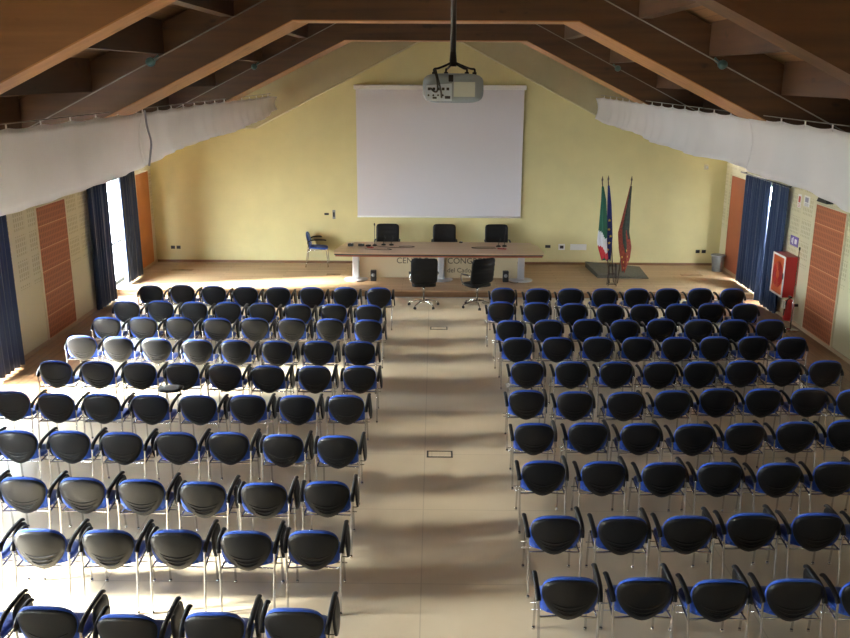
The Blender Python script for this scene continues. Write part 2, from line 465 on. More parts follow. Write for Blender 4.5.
# ------------------------------------------------------------------ roof structure
def truss(Y, w, label, cable=True):
    t = empty('roof_truss', (0, Y, 0), 0, label, 'roof truss', 'timber roof trusses')
    for sx in (-1, 1):
        xe = (XL-.02) if sx < 0 else (XR+.02)
        dz = .70
        b = MB()
        x0 = sx*.0
        b.prism([(x0, zr(0)), (xe, zr(xe)), (xe, zr(xe)+dz), (x0, zr(0)+dz)], 0, w, 'y')
        b.build('rafter', M['rafter_lit'] if (w < .5 and sx < 0) else M['rafter'], t)  # near truss: lit left face painted with the lighter timber copy
        # underside strip, its paler colour paints the light falling on it
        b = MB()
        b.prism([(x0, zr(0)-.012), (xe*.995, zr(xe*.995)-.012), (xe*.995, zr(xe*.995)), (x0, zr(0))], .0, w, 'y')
        b.build('soffit_tone', M['rafter_underlit'] if (w > .5 or sx < 0) else M['rafter'], t)  # near right underside keeps the dark timber to paint its shade
    b = MB(); zc = 5.27
    xc = (zr(0)-zc)/SLOPE
    b.prism([(-xc, zc), (xc, zc), (.3, zr(0)+.3), (-.3, zr(0)+.3)], -.03, w*.5, 'y')
    b.build('collar_beam', M['rafter'], t)
    b = MB(); b.box(-xc, xc, -.035, w*.5, zc-.012, zc); b.build('collar_edge', M['rafter_underlit'], t)
    if cable:
        for sx in (-1, 1):
            MB().tube([(sx*1.2, -.10, zr(1.2)+.36), (sx*5.6, -.10, zr(5.6)+.30)], .008, n=6).build('tie_rod', M['steel_wire'], t)
        for sx in (-1, 1):
            x = sx*3.3; z = zr(x)+.33
            b = MB(); b.lathe([(.0, -.06), (.045, -.055), (.055, 0), (.045, .04), (.0, .045)], (x, -.10, z), n=12, axis='y')
            b.lathe([(.018, -.04), (.018, .04)], (x-sx*-.0-.0+.0, -.03, z+.02), n=8, axis='y')
            b.tube([(x, -.05, z), (x-sx*.08, -.03, z+.07)], .02)
            b.build('rod_fitting', M['teal'], t)
    return t
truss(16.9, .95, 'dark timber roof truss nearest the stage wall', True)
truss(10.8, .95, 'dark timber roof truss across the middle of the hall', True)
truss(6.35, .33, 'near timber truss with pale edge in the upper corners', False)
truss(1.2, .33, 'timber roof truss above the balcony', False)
bays = [(17.86, YB-.17, 'bay by stage wall'), (11.76, 16.88, 'far middle bay'), (6.69, 10.78, 'bay before middle truss'), (1.54, 6.34, 'nearest bay')]
ords = ['lowest', 'second', 'third', 'fourth', 'fifth', 'topmost']
pos = [5.0, 4.12, 3.24, 2.4, 1.55, .7]
for (y0, y1, bn) in bays:
    for sx, sn in ((-1, 'left'), (1, 'right')):
        for i, x in enumerate(pos):
            xx = sx*x
            b = MB()
            zt = zr(xx)+.735
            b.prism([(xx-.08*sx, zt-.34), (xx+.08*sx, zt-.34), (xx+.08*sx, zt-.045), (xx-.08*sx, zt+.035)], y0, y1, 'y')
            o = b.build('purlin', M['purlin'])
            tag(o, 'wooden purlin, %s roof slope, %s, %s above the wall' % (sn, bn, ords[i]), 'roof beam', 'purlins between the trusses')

# ------------------------------------------------------------------ curtains
def curtain(x, y0, y1, label, sgn, zt=2.56, zb=.03, m='navy'):
    y0 *= .987; y1 *= .987
    n = 48; nz = 10; th = .012
    folds = max(4, int((y1-y0)/.15)); ph = random.random()*6
    bm = bmesh.new(); rows = []
    for s_ in (0, 1):
        layer = []
        for k in range(nz+1):
            t = k/nz; row = []
            for i in range(n*2+1):
                u = i/(n*2)
                y = y0 + (y1-y0)*u + .02*math.sin(3*t+ph)*math.sin(u*PI)
                z = zt + ((ST+.02 if y > SY-.06 else .03)-zt)*t
                a = .028+.018*t
                xo = a*math.sin(u*folds*2*PI+ph+.5*math.sin(2.2*t)) + .012*math.sin(u*folds*4.7*PI+ph*2)
                row.append(bm.verts.new((x + sgn*(.07) + xo + (th if s_ else 0)*sgn, y, z)))
            layer.append(row)
        rows.append(layer)
    for s_, layer in enumerate(rows):
        for A, B in zip(layer, layer[1:]):
            for i in range(len(A)-1):
                f = bm.faces.new((A[i], A[i+1], B[i+1], B[i])); f.smooth = True
    for a_, b_ in ((rows[0][0], rows[1][0]), (rows[0][-1], rows[1][-1])):
        for i in range(len(a_)-1): bm.faces.new((a_[i], a_[i+1], b_[i+1], b_[i]))
    for e_ in (0, -1):
        for k in range(nz): bm.faces.new((rows[0][k][e_], rows[0][k+1][e_], rows[1][k+1][e_], rows[1][k][e_]))
    bmesh.ops.recalc_face_normals(bm, faces=bm.faces)
    me = bpy.data.meshes.new('curtain'); bm.to_mesh(me); bm.free(); me.materials.append(M[m])
    return tag(link('curtain', me), label, 'curtain', 'navy curtains at the glazed doors')
LX = XL+.02; RX = XR-.02
curtain(LX, 17.62, 18.62, 'navy curtain left of the bright door gap on the left wall', 1)
curtain(LX, 19.38, 20.40, 'navy curtain beside orange panel, far side of the left door gap', 1, zb=ST+.02)
curtain(LX, 13.12, 14.16, 'navy curtain at the left edge of the picture', 1)
curtain(LX, 11.40, 12.22, 'navy curtain on near side of the second left door', 1)
curtain(LX, 7.15, 7.85, 'navy curtain on far side of the third left door', 1)
curtain(LX, 5.3, 6.1, 'navy curtain on near side of the third left door', 1)
curtain(LX, .6, 1.5, 'navy curtain half drawn over the left door by the balcony', 1)
curtain(RX, 17.76, 18.63, 'navy curtain beside the fire hose cabinet on the right wall', -1)
curtain(RX, 18.80, 20.22, 'navy curtain beside the far terracotta panel, right wall', -1, zb=ST+.02)
curtain(RX, 11.4, 14.1, 'navy curtain closed over the second right door', -1)
curtain(RX, 5.2, 7.9, 'navy curtain closed over the third right door', -1)
curtain(RX, -.9, 1.6, 'navy curtain closed over the right door by the balcony', -1)
for x, sg, sn in ((XL, 1, 'left'), (XR, -1, 'right')):
    for i, c in enumerate(OPEN):
        t = empty('curtain_rail', (x+sg*.09, c, 2.575), 0, 'dark curtain rail above door %s on the %s wall' % (['by the stage', 'second from the stage', 'third from the stage', 'by the balcony'][i], sn), 'curtain rail', 'curtain rails')
        MB().tube([(0, -1.45, .005), (0, 1.45, .005)], .014, n=8).build('rail', M['dark_frame'], t)
        b = MB()
        for yy in (-1.3, 1.3): b.tube([(0, yy, .005), (-sg*.088, yy, .005)], .01)
        b.build('bracket', M['dark_frame'], t)

# ------------------------------------------------------------------ acoustic panels
def panel(x, y0, y1, z0, sg, label, m):
    o = empty('acoustic_panel', (x, (y0+y1)/2, z0), 0, label, 'wall panel', 'terracotta wall panels')
    h = 2.42-z0; w = (y1-y0)/2
    MB().box(sg*.004, sg*.03, -w, w, 0, h).build('panel_face', M[m], o)
    b = MB()
    b.box(sg*.004, sg*.036, -w-.02, -w, -.01, h+.02); b.box(sg*.004, sg*.036, w, w+.02, -.01, h+.02); b.box(sg*.004, sg*.036, -w, w, h, h+.02)
    b.build('edge_trim', M['panel_frame'], o)
panel(XL, 20.46, 21.38, ST+.08, 1, 'plain orange wall panel in the left corner by the stage wall', 'panel_plain')
panel(XL, 15.2, 16.43, .08, 1, 'slotted terracotta wall panel on the left wall between the curtains', 'panel')
panel(XL, 9.0, 10.25, .08, 1, 'slotted terracotta panel further along the left wall', 'panel')
panel(XR, 20.1, 21.15, ST+.08, -1, 'plain terracotta wall panel by the right stage corner', 'panel_red')
panel(XR, 15.11, 16.34, .08, -1, 'slotted terracotta wall panel right of the fire hose cabinet', 'panel')
panel(XR, 8.9, 10.15, .08, -1, 'slotted terracotta panel further along the right wall', 'panel')
for x, sg, y, nm in ((XL, 1, 16.1, 'left'), (XR, -1, 15.95, 'right')):
    b = MB(); b.prism([(y-.22, 2.5), (y+.22, 2.5), (y+.1, 2.64), (y-.1, 2.64)], x, x+sg*.12, 'x')  # unidentified dark shape above the panel, drawn as a black wedge
    tag(b.build('wall_wedge', M['black']), 'small dark wedge above the terracotta panel on the %s wall' % nm, 'lamp', 'dark wall wedges')

# ------------------------------------------------------------------ white valances
def valance(x, y0, y1, label, curl=False, seed=0):
    rnd = random.Random(3 if x < 0 else 5)
    t = empty('fabric_valance', (x, y0, 0), 0, label, 'hanging fabric', 'white fabric bands under the roof')
    L_ = y1-y0; step = .70; n = int(L_/.07); nz = 10; zt = 4.17
    bm = bmesh.new(); lay = []
    ph = [rnd.random()*6 for _ in range(4)]
    sg = 1 if x > 0 else -1
    for s_ in (0, 1):
        L0 = []
        for k in range(nz+1):
            t_ = k/nz; row = []
            for i in range(n+1):
                y = i/n*L_
                sc = abs(math.sin(PI*y/step))
                ztop = zt + .012 - .022*sc**.8
                ya = y0+y
                zbot = (3.40 + .023*(ya-7.9) if x < 0 else 3.50 + .008*(ya-9)) + .025*math.sin(ya*.9+ph[0]) + .015*math.sin(ya*2.3+ph[1])
                e = 0
                if curl:
                    d = max(0, y-(L_-.9))/.9
                    zbot += .12*d*d; e = -sg*.0
                z = ztop + (zbot-ztop)*t_
                xo = .035*math.sin(ya*2.4+ph[2])*t_ + .018*math.sin(ya*8.9+ph[3])*(.3+.7*t_) + .03*math.sin(ya*.7)
                # belly of the cloth
                xo += sg*.06*math.sin(t_*PI)
                if curl:
                    d = max(0, y-(L_-.45))/.45
                    xo += -sg*.16*d*d; yy = y - .05*d*d
                else: yy = y
                row.append(bm.verts.new((xo + .006*s_, yy, z)))
            L0.append(row)
        lay.append(L0)
    for L0 in lay:
        for A, B in zip(L0, L0[1:]):
            for i in range(n):
                f = bm.faces.new((A[i], A[i+1], B[i+1], B[i])); f.smooth = True
    for r_ in (0, -1):
        A, B = lay[0][r_], lay[1][r_]
        for i in range(n): bm.faces.new((A[i], A[i+1], B[i+1], B[i]))
    for e_ in (0, -1):
        for k in range(nz): bm.faces.new((lay[0][k][e_], lay[0][k+1][e_], lay[1][k+1][e_], lay[1][k][e_]))
    bmesh.ops.recalc_face_normals(bm, faces=bm.faces)
    me = bpy.data.meshes.new('cloth'); bm.to_mesh(me); bm.free(); me.materials.append(M['white_cloth'])
    link('cloth', me, t)
    hook = None; k = 0
    while k*step <= L_-.2 + (0 if curl else .2):
        if hook is None:
            hook = MB().tube([(0, 0, -.02), (0, 0, .02), (.0, .0, .045)], .008, n=6).build('hook', M['white'], t)
            hook.location = (0, 0, zt); h = hook
        else:
            h = hook.copy(); COL.objects.link(h); h.parent = t
        h.location = (.03*math.sin((y0+k*step)*.7), k*step, zt); k += 1
    return t
valance(-3.87, .5, 11.94, 'white fabric band hanging under left roof slope, nearer length', False, 3)
valance(-3.87, 11.96, 21.45, 'white fabric band hanging under left roof slope, far length reaching the wall', True, 4)
valance(3.87, .5, 11.36, 'white fabric band hanging under right roof slope, nearer length', False, 5)
valance(3.87, 11.375, 21.45, 'white fabric band hanging under right roof slope, far length reaching the wall', True, 6)
for x, nm in ((-3.87, 'left'), (3.87, 'right')):
    tag(MB().tube([(x, .3, 4.225), (x, 10.0, 4.219), (x, YB-.17, 4.225)], .006, n=6).build('steel_cable', M['steel_wire']),
        'thin steel cable carrying the white fabric band under the %s roof slope' % nm, 'cable')
cp = [(-3.80, 11.915, 4.2), (-3.79, 11.93, 4.0), (-3.76, 11.96, 3.8), (-3.79, 11.98, 3.62), (-3.80, 11.93, 3.48)]
tag(MB().tube(smooth_path(cp), .014).build('pull_cord', M['cord']), 'grey cord hanging down the seam of the left white fabric band', 'cord')

# ------------------------------------------------------------------ audience chairs
def superpt(a, b_up, b_dn, n_up, n_dn, th, vc=0):
    c, s = math.cos(th), math.sin(th)
    nn = n_up if s >= 0 else n_dn; bb = b_up if s >= 0 else b_dn
    r = (abs(c)**nn + abs(s)**nn)**(-1/nn)
    return (a*r*c, vc + bb*r*s)

def back_pt(u, v, off):
    # v: 0 at back centre (z .63), back reclines, wraps forward at the sides
    z = .625 + v
    y = -.205 - .20*v + .55*u*u - .35*max(0, -v-.05)**2*0
    return Vector((u, y+off, z))

def make_chair(tablet='folded', arms=True):
    t = empty('conference_chair', (0, 0, 0))
    # seat
    out = [superpt(.225, .235, .215, 4, 4, 2*PI*k/36) for k in range(36)]
    b = MB()
    zf = lambda u, v: .455 - .015*(v/.2) + .6*u*u*.2 - .05*max(0, v-.12)**1.0*.6
    b.plate(out, lambda u, v, t_: Vector((u, v+.03, zf(u, v)+.012+.014*(1-t_**4))), lambda u, v, t_: Vector((u, v+.03, zf(u, v)-.03+.012*t_)), rings=4)
    b.build('seat', M['blue'], t)
    # upholstered back
    out = [superpt(.228, .20, .19, 2.9, 3.6, 2*PI*k/40) for k in range(40)]
    b = MB()
    b.plate(out, lambda u, v, t_: back_pt(u, v, .034-.018*t_**4), lambda u, v, t_: back_pt(u, v, -.004), rings=5)
    b.build('backrest', M['blue'], t)
    # black shell on the rear
    out = [superpt(.224, .128, .278, 2.6, 1.75, 2*PI*k/44, .05) for k in range(44)]
    b = MB()
    b.plate(out, lambda u, v, t_: back_pt(u, v, -.006), lambda u, v, t_: back_pt(u, v, -.020-.016*(1-t_**3)), rings=6)
    sh = b.build('back_shell', M['shell'], t)
    b = MB()
    for i, (hw, vv) in enumerate(((.155, -.045), (.130, -.088), (.096, -.128))):
        pts = []
        for k in range(13):
            u = -hw + 2*hw*k/12
            v = vv - .045*(1-(u/hw)**2)
            pts.append(back_pt(u, v, -.0355 + .010*(abs(u)/.2)**1.5))
        b.tube(pts, [(.001+.0085*math.sin(PI*k/12)**.5) for k in range(13)], n=6)
    b.build('vent_ribs', M['shell'], sh)
    # frame
    for sx in (-1, 1):
        p = [(sx*.235, -.262, .012), (sx*.238, -.23, .25), (sx*.240, -.205, .42), (sx*.243, -.20, .52), (sx*.246, -.20, .60)]
        MB().tube(smooth_path(p, 3), .0105).lathe([(.014, 0), (.014, .02)], (sx*.235, -.262, 0), n=10).build('leg', M['chrome'], t)
        p = [(sx*.225, .275, .012), (sx*.222, .262, .2), (sx*.218, .235, .40), (sx*.216, .19, .425)]
        MB().tube(smooth_path(p, 3), .0105).lathe([(.014, 0), (.014, .02)], (sx*.225, .275, 0), n=10).build('leg', M['chrome'], t)
    b = MB()
    b.tube(smooth_path([(-.240, -.200, .435), (-.16, -.180, .425), (0, -.150, .420), (.16, -.180, .425), (.240, -.200, .435)], 3), .009)
    for sx in (-1, 1): b.tube([(sx*.236, -.2, .422), (sx*.214, .2, .424)], .009)
    b.tube([(-.214, .17, .424), (.214, .17, .424)], .009)
    b.build('seat_frame', M['chrome'], t)
    b = MB()
    for yy, zz in ((.0, .37), (.10, .37)): b.tube([(-.278, yy, zz), (.278, yy, zz)], .006, n=6)
    b.tube([(-.2, 0, .37), (-.2, .0, .42)], .006, n=6); b.tube([(.2, 0, .37), (.2, .0, .42)], .006, n=6)
    b.build('linking_bar', M['chrome'], t)
    if arms:
        for sx in (-1, 1):
            if sx > 0: p = [(.246, -.205, .585), (.251, -.175, .63), (.256, -.10, .662), (.258, .03, .675), (.258, .20, .672), (.257, .24, .655)]
            else: p = [(-.246, -.205, .585), (-.251, -.175, .63), (-.256, -.11, .660), (-.258, -.03, .672), (-.258, .07, .672), (-.257, .10, .655)]
            MB().tube(smooth_path(p, 3), 1, n=8, flat=(.022, .016)).build('armrest', M['arm'], t)
        tb = MB()
        if tablet == 'folded':
            out = [superpt(.15, .13, .14, 3, 2.6, 2*PI*k/24) for k in range(24)]
            tb.plate(out, lambda u, v, t_: Vector((.281-.09*v, .13+u, .525+v)), lambda u, v, t_: Vector((.267-.09*v, .13+u, .525+v)), rings=2)
            tb.tube([(.262, .18, .652), (.278, .18, .645)], .009)
            tb.build('writing_tablet', M['arm'], t)
        elif tablet == 'open':
            out = [superpt(.16, .13, .15, 3, 2.6, 2*PI*k/24) for k in range(24)]
            tb.plate(out, lambda u, v, t_: Vector((.12+u, .30+v, .722)), lambda u, v, t_: Vector((.12+u, .30+v, .706)), rings=2)
            tb.tube([(.266, .2, .66), (.27, .23, .69), (.22, .25, .706)], .010)
            o = tb.build('writing_tablet', M['arm'], t)
            o['label'] = 'writing tablet unfolded over the seat'
    return t

rowsL = [(16.23, -5.30, 8), (15.00, -5.37, 8), (13.98, -5.32, 8), (12.78, -5.34, 8), (11.60, -5.24, 8), (10.38, -5.30, 8), (9.16, -5.25, 8), (7.96, -5.24, 8), (6.96, -5.23, 8), (5.75, -5.23, 8)]
rowsR = [(16.29, 1.37, 8), (15.15, 1.25, 8), (14.08, 1.30, 8), (13.07, 1.29, 8), (11.89, 1.32, 8), (10.71, 1.20, 8), (9.59, 1.18, 8), (8.49, 1.16, 8), (7.34, 1.11, 8), (6.27, 1.08, 8)]
# where each chair stands on the floor (x, y), the rows are slightly uneven
SEATS = __import__('json').loads('''{"l0_0": [-5.356, 16.246], "l0_1": [-4.768, 16.297], "l0_2": [-4.154, 16.233], "l0_3": [-3.546, 16.178], "l0_4": [-2.926, 16.157], "l0_5": [-2.292, 16.176], "l0_6": [-1.667, 16.195], "l0_7": [-1.034, 16.183], "l1_0": [-5.403, 15.018], "l1_1": [-4.818, 15.064], "l1_2": [-4.204, 15.011], "l1_3": [-3.616, 15.013], "l1_4": [-3.002, 14.975], "l1_5": [-2.364, 14.91], "l1_6": [-1.741, 14.928], "l1_7": [-1.131, 14.876], "l2_0": [-5.373, 13.955], "l2_1": [-4.773, 13.972], "l2_2": [-4.174, 13.988], "l2_3": [-3.553, 13.956], "l2_4": [-2.934, 13.974], "l2_5": [-2.322, 13.96], "l2_6": [-1.703, 13.959], "l2_7": [-1.074, 13.915], "l3_0": [-5.379, 12.882], "l3_1": [-4.795, 12.822], "l3_2": [-4.192, 12.775], "l3_3": [-3.56, 12.729], "l3_4": [-2.975, 12.708], "l3_5": [-2.359, 12.688], "l3_6": [-1.728, 12.705], "l3_7": [-1.108, 12.695], "l4_0": [-5.265, 11.644], "l4_1": [-4.671, 11.632], "l4_2": [-4.074, 11.603], "l4_3": [-3.479, 11.592], "l4_4": [-2.873, 11.559], "l4_5": [-2.268, 11.517], "l4_6": [-1.635, 11.516], "l4_7": [-1.014, 11.532], "l5_0": [-5.32, 10.42], "l5_1": [-4.725, 10.354], "l5_2": [-4.143, 10.346], "l5_3": [-3.532, 10.329], "l5_4": [-2.924, 10.325], "l5_5": [-2.316, 10.354], "l5_6": [-1.698, 10.354], "l5_7": [-1.086, 10.383], "l6_1": [-4.668, 9.157], "l6_2": [-4.081, 9.155], "l6_3": [-3.479, 9.134], "l6_4": [-2.866, 9.148], "l6_5": [-2.285, 9.161], "l6_6": [-1.671, 9.109], "l6_7": [-1.058, 9.089], "l6_0": [-5.269, 9.157], "l6_8": [-0.466, 9.089], "l7_2": [-4.071, 7.972], "l7_3": [-3.481, 7.975], "l7_4": [-2.885, 7.949], "l7_5": [-2.261, 7.907], "l7_6": [-1.657, 7.898], "l7_7": [-1.046, 7.945], "l7_1": [-4.677, 7.972], "l7_0": [-5.283, 7.972], "l7_8": [-0.444, 7.945], "l7_9": [0.162, 7.945], "l8_3": [-3.459, 6.942], "l8_4": [-2.857, 6.941], "l8_5": [-2.257, 6.953], "l8_6": [-1.636, 6.944], "l8_7": [-1.049, 6.964], "l8_2": [-4.064, 6.942], "l8_1": [-4.668, 6.942], "l8_8": [-0.439, 6.964], "l8_9": [0.166, 6.964], "l8_10": [0.77, 6.964], "l9_4": [-2.896, 5.777], "l9_5": [-2.261, 5.687], "l9_6": [-1.625, 5.724], "l9_7": [-1.031, 5.785], "l9_3": [-3.519, 5.777], "l9_2": [-4.143, 5.777], "l9_8": [-0.396, 5.785], "l9_9": [0.227, 5.785], "l9_10": [0.85, 5.785], "l9_11": [1.474, 5.785], "r0_0": [1.307, 16.238], "r0_1": [1.947, 16.209], "r0_2": [2.565, 16.228], "r0_3": [3.205, 16.248], "r0_4": [3.817, 16.266], "r0_5": [4.403, 16.284], "r0_6": [5.03, 16.319], "r0_7": [5.632, 16.321], "r1_0": [1.193, 15.169], "r1_1": [1.821, 15.145], "r1_2": [2.45, 15.092], "r1_3": [3.081, 15.054], "r1_4": [3.679, 15.058], "r1_5": [4.309, 15.118], "r1_6": [4.901, 15.192], "r1_7": [5.491, 15.173], "r2_0": [1.253, 13.943], "r2_1": [1.877, 13.997], "r2_2": [2.517, 14.052], "r2_3": [3.135, 14.032], "r2_4": [3.757, 14.112], "r2_5": [4.366, 14.085], "r2_6": [4.949, 14.101], "r2_7": [5.549, 14.118], "r3_0": [1.279, 12.952], "r3_1": [1.892, 12.99], "r3_2": [2.522, 13.018], "r3_3": [3.129, 13.034], "r3_4": [3.74, 13.05], "r3_5": [4.331, 13.093], "r3_6": [4.928, 13.125], "r3_7": [5.507, 13.097], "r4_0": [1.317, 11.783], "r4_1": [1.937, 11.799], "r4_2": [2.561, 11.815], "r4_3": [3.174, 11.808], "r4_4": [3.75, 11.845], "r4_5": [4.361, 11.905], "r4_6": [4.964, 11.957], "r4_7": [5.537, 11.939], "r5_0": [1.196, 10.615], "r5_1": [1.8, 10.581], "r5_2": [2.437, 10.582], "r5_3": [3.056, 10.649], "r5_4": [3.659, 10.738], "r5_5": [4.246, 10.751], "r5_6": [4.847, 10.78], "r5_7": [5.419, 10.741], "r6_0": [1.173, 9.502], "r6_1": [1.793, 9.535], "r6_2": [2.398, 9.53], "r6_3": [3.015, 9.52], "r6_4": [3.612, 9.557], "r6_5": [4.229, 9.617], "r6_6": [4.848, 9.689], "r6_7": [5.454, 9.689], "r7_0": [1.157, 8.472], "r7_1": [1.777, 8.468], "r7_2": [2.402, 8.457], "r7_3": [2.992, 8.472], "r7_4": [3.6, 8.47], "r7_5": [4.211, 8.507], "r7_6": [4.823, 8.507], "r7_7": [5.432, 8.507], "r8_0": [1.124, 7.276], "r8_1": [1.741, 7.277], "r8_2": [2.342, 7.3], "r8_3": [2.951, 7.365], "r8_4": [3.55, 7.377], "r8_5": [4.161, 7.377], "r8_6": [4.767, 7.377], "r8_7": [5.373, 7.377], "r9_0": [1.112, 6.255], "r9_1": [1.706, 6.259], "r9_2": [2.307, 6.244], "r9_3": [2.912, 6.264], "r9_4": [3.51, 6.264], "r9_5": [4.11, 6.264], "r9_6": [4.711, 6.264], "r9_7": [5.311, 6.264]}''')
# which chairs the photograph shows: first index per row
firstL = [0, 0, 0, 0, 0, 0, 0, 1, 2, 3]; lastR = [8, 8, 8, 8, 8, 8, 7, 7, 6, 5]
ORD = ['first', 'second', 'third', 'fourth', 'fifth', 'sixth', 'seventh', 'eighth', 'ninth', 'last']
proto = make_chair('folded'); opened = make_chair('open')
used = False
ROWN = ['front row by the stage', 'second row from the stage', 'third row from the stage', 'fourth row from the stage', 'fifth row from the stage', 'sixth row from the stage', 'seventh row from the stage', 'third row from the back', 'second row from the back', 'rearmost row']
for blk, rows in (('left', rowsL), ('right', rowsR)):
    for r, (Y, X0, nn) in enumerate(rows):
        lo = firstL[r] if blk == 'left' else 0
        hi = 8 if blk == 'left' else lastR[r]
        for j in range(lo, hi):
            key = '%s%d_%d' % (blk[0], r, j)
            x, y = SEATS.get(key, (X0+.6*j, Y)); y += .275
            if blk == 'left' and r == 5 and j == 3: o = opened
            elif not used: o = proto; used = True
            else: o = copy_tree(proto)
            o.location = (x, y, 0)
            o.rotation_euler = (0, 0, math.radians(random.Random(key).uniform(-1.2, 1.2)))
            k = (8-j) if blk == 'left' else (j+1)
            pos_ = 'aisle seat' if k == 1 else ('outer end seat' if k == 8 else '%s seat from the aisle' % ORD[k-1])
            lab = 'blue chair, %s, %s, %s block' % (pos_, ROWN[r], blk)
            if o is opened: lab = 'blue chair with unfolded writing tablet, sixth row from the stage, left block'
            tag(o, lab, 'chair', 'blue audience chairs in the %s block' % blk)

# blue chair standing on the stage, side on
o = copy_tree(proto); o.location = (-2.86, 21.40, ST); o.rotation_euler = (0, 0, math.radians(-87))
for ch in list(o.children):
    if ch.name.startswith('linking_bar') or ch.name.startswith('writing_tablet'): bpy.data.objects.remove(ch)
tag(o, 'blue armchair standing side-on on the stage left of the desk', 'chair'); del o['group']

# ------------------------------------------------------------------ office chairs
def office_chair(loc, rz, label, seed=0):
    t = empty('office_chair', loc, rz, label, 'office chair', 'black office chairs at the desk')
    # back: padded leather sheet, slightly curved
    def bk(u, v, off): return Vector((u, -.22-.14*(v)+.35*u*u+off, .80+v))
    out = [superpt(.275, .27, .27, 9, 9, 2*PI*k/48) for k in range(48)]
    b = MB(); b.plate(out, lambda u, v, t_: bk(u, v, .03-.02*t_**6+.005*math.cos(v*60)), lambda u, v, t_: bk(u, v, -.012-.006*math.cos(v*60)), rings=8)
    b.build('backrest', M['leather'], t)
    out = [superpt(.25, .24, .24, 5, 5, 2*PI*k/36) for k in range(36)]
    b = MB(); b.plate(out, lambda u, v, t_: Vector((u, v+.03, .505+.02*(1-t_**5)-.2*max(0, v-.15))), lambda u, v, t_: Vector((u, v+.03, .46-.2*max(0, v-.15))), rings=5)
    b.build('seat', M['leather'], t)
    for sx in (-1, 1):
        p = [(sx*.245, -.19, .70), (sx*.285, -.13, .715), (sx*.29, .0, .70), (sx*.29, .15, .69), (sx*.285, .19, .62), (sx*.265, .14, .50), (sx*.2, .08, .455)]
        ar = MB().tube(smooth_path(p, 4), .013).build('armrest', M['chrome'], t)
        MB().tube(smooth_path([(sx*.29, -.08, .722), (sx*.29, .05, .715), (sx*.29, .15, .706)], 3), 1, n=6, flat=(.024, .012)).build('arm_pad', M['leather'], ar)
    MB().lathe([(.05, .44), (.05, .455)]).lathe([(.018, .1), (.018, .30), (.028, .30), (.028, .44)]).build('gas_column', M['chrome'], t)
    b = MB()
    for k in range(5):
        a = 2*PI*k/5 + .3 + seed
        c, s = math.cos(a), math.sin(a)
        b.tube(smooth_path([(0, 0, .125), (c*.12, s*.12, .125), (c*.32, s*.32, .075)], 3), [.024, .024, .023, .021, .019, .017, .014], n=8)
    base = b.lathe([(.035, .09), (.035, .15)]).build('star_base', M['chrome'], t)
    for k in range(5):
        a = 2*PI*k/5 + .3 + seed
        c, s = math.cos(a), math.sin(a)
        w = MB()
        for q in (-.014, .014):
            w.lathe([(.0, -.009), (.026, -.009), (.028, 0), (.026, .009), (0, .009)], (0, 0, 0), n=14, axis='x')
            for v in list(w.bm.verts)[-70:]: v.co.x += q
        w.tube([(0, 0, .0), (0, 0, .045)], .008)
        o = w.build('caster', M['black'], base); o.location = (c*.32, s*.32, .028); o.rotation_euler = (0, 0, a+1.2)
    return t
office_chair((-.21, 18.02, 0), math.radians(3), 'black office chair before the stage, left one with back to camera', 0)
office_chair((.90, 18.02, 0), math.radians(30), 'black office chair before the stage, right one turned towards the desk', .25)
office_chair((-1.12, 20.95, ST), PI, 'black office chair behind desk, left one beside the microphones', .1)
office_chair((.24, 20.95, ST), PI, 'black office chair behind the middle of the desk', .4)
office_chair((1.50, 20.95, ST), PI+.05, 'black office chair behind the right end of the desk', .7)

# ------------------------------------------------------------------ speakers' desk
DZ = .90
d = empty('speakers_desk', (.1, 19.9, ST), 0, 'long pale wood speakers desk with dark edge on the stage', 'desk')
def desk_out(g):
    F, B = -.78+g, .66-g
    pts = []
    for k in range(17):                       # front edge, gently bowed
        u = -1+2*k/16; pts.append((u*(2.30-g)+.0, F+.10*u*u*0+.04*(abs(u)**3)))
    pts += [(2.32-g, -.45), (2.26-g, .2)]
    for k in range(17):
        u = 1-2*k/16; pts.append((u*(2.12-g), B-.04*(abs(u)**3)))
    pts += [(-2.22+g, .2), (-2.32+g, -.45)]
    return pts
H_ = DZ-ST
MB().prism(desk_out(0), H_-.022, H_, 'z').build('table_top', M['desk_top'], d)
MB().prism(desk_out(.012), H_-.050, H_-.022, 'z').build('dark_edge_strip', M['black'], d)
MB().prism(desk_out(.03), H_-.085, H_-.050, 'z').build('red_edge_rail', M['desk_red'], d)
for x in (-1.88, .06, 1.88):
    lg = MB().box(x-.075, x+.075, -.06, .05, .02, H_-.085, bevel=.02).build('leg', M['leg_grey'], d)
    MB().lathe([(.0, 0), (.27, 0), (.27, .008), (.10, .022), (0, .024)], (0, 0, 0), n=32).build('foot_plate', M['leg_grey'], lg).location = (x, 0, .001)
mp_ = MB().box(-1.80, 1.80, .055, .075, .03, H_-.085).build('modesty_panel', M['modesty'], d)
# lettering
text_mesh('lettering', 'CENTRO', .19, (-.86-.1, .054, .365), (PI/2, 0, 0), M['text'], mp_)
text_mesh('lettering', 'CONGRESSI', .19, (.30-.1, .054, .365), (PI/2, 0, 0), M['text'], mp_)
text_mesh('lettering', 'del Cadore', .15, (.30-.1, .054, .16), (PI/2, 0, 0), M['text'], mp_)

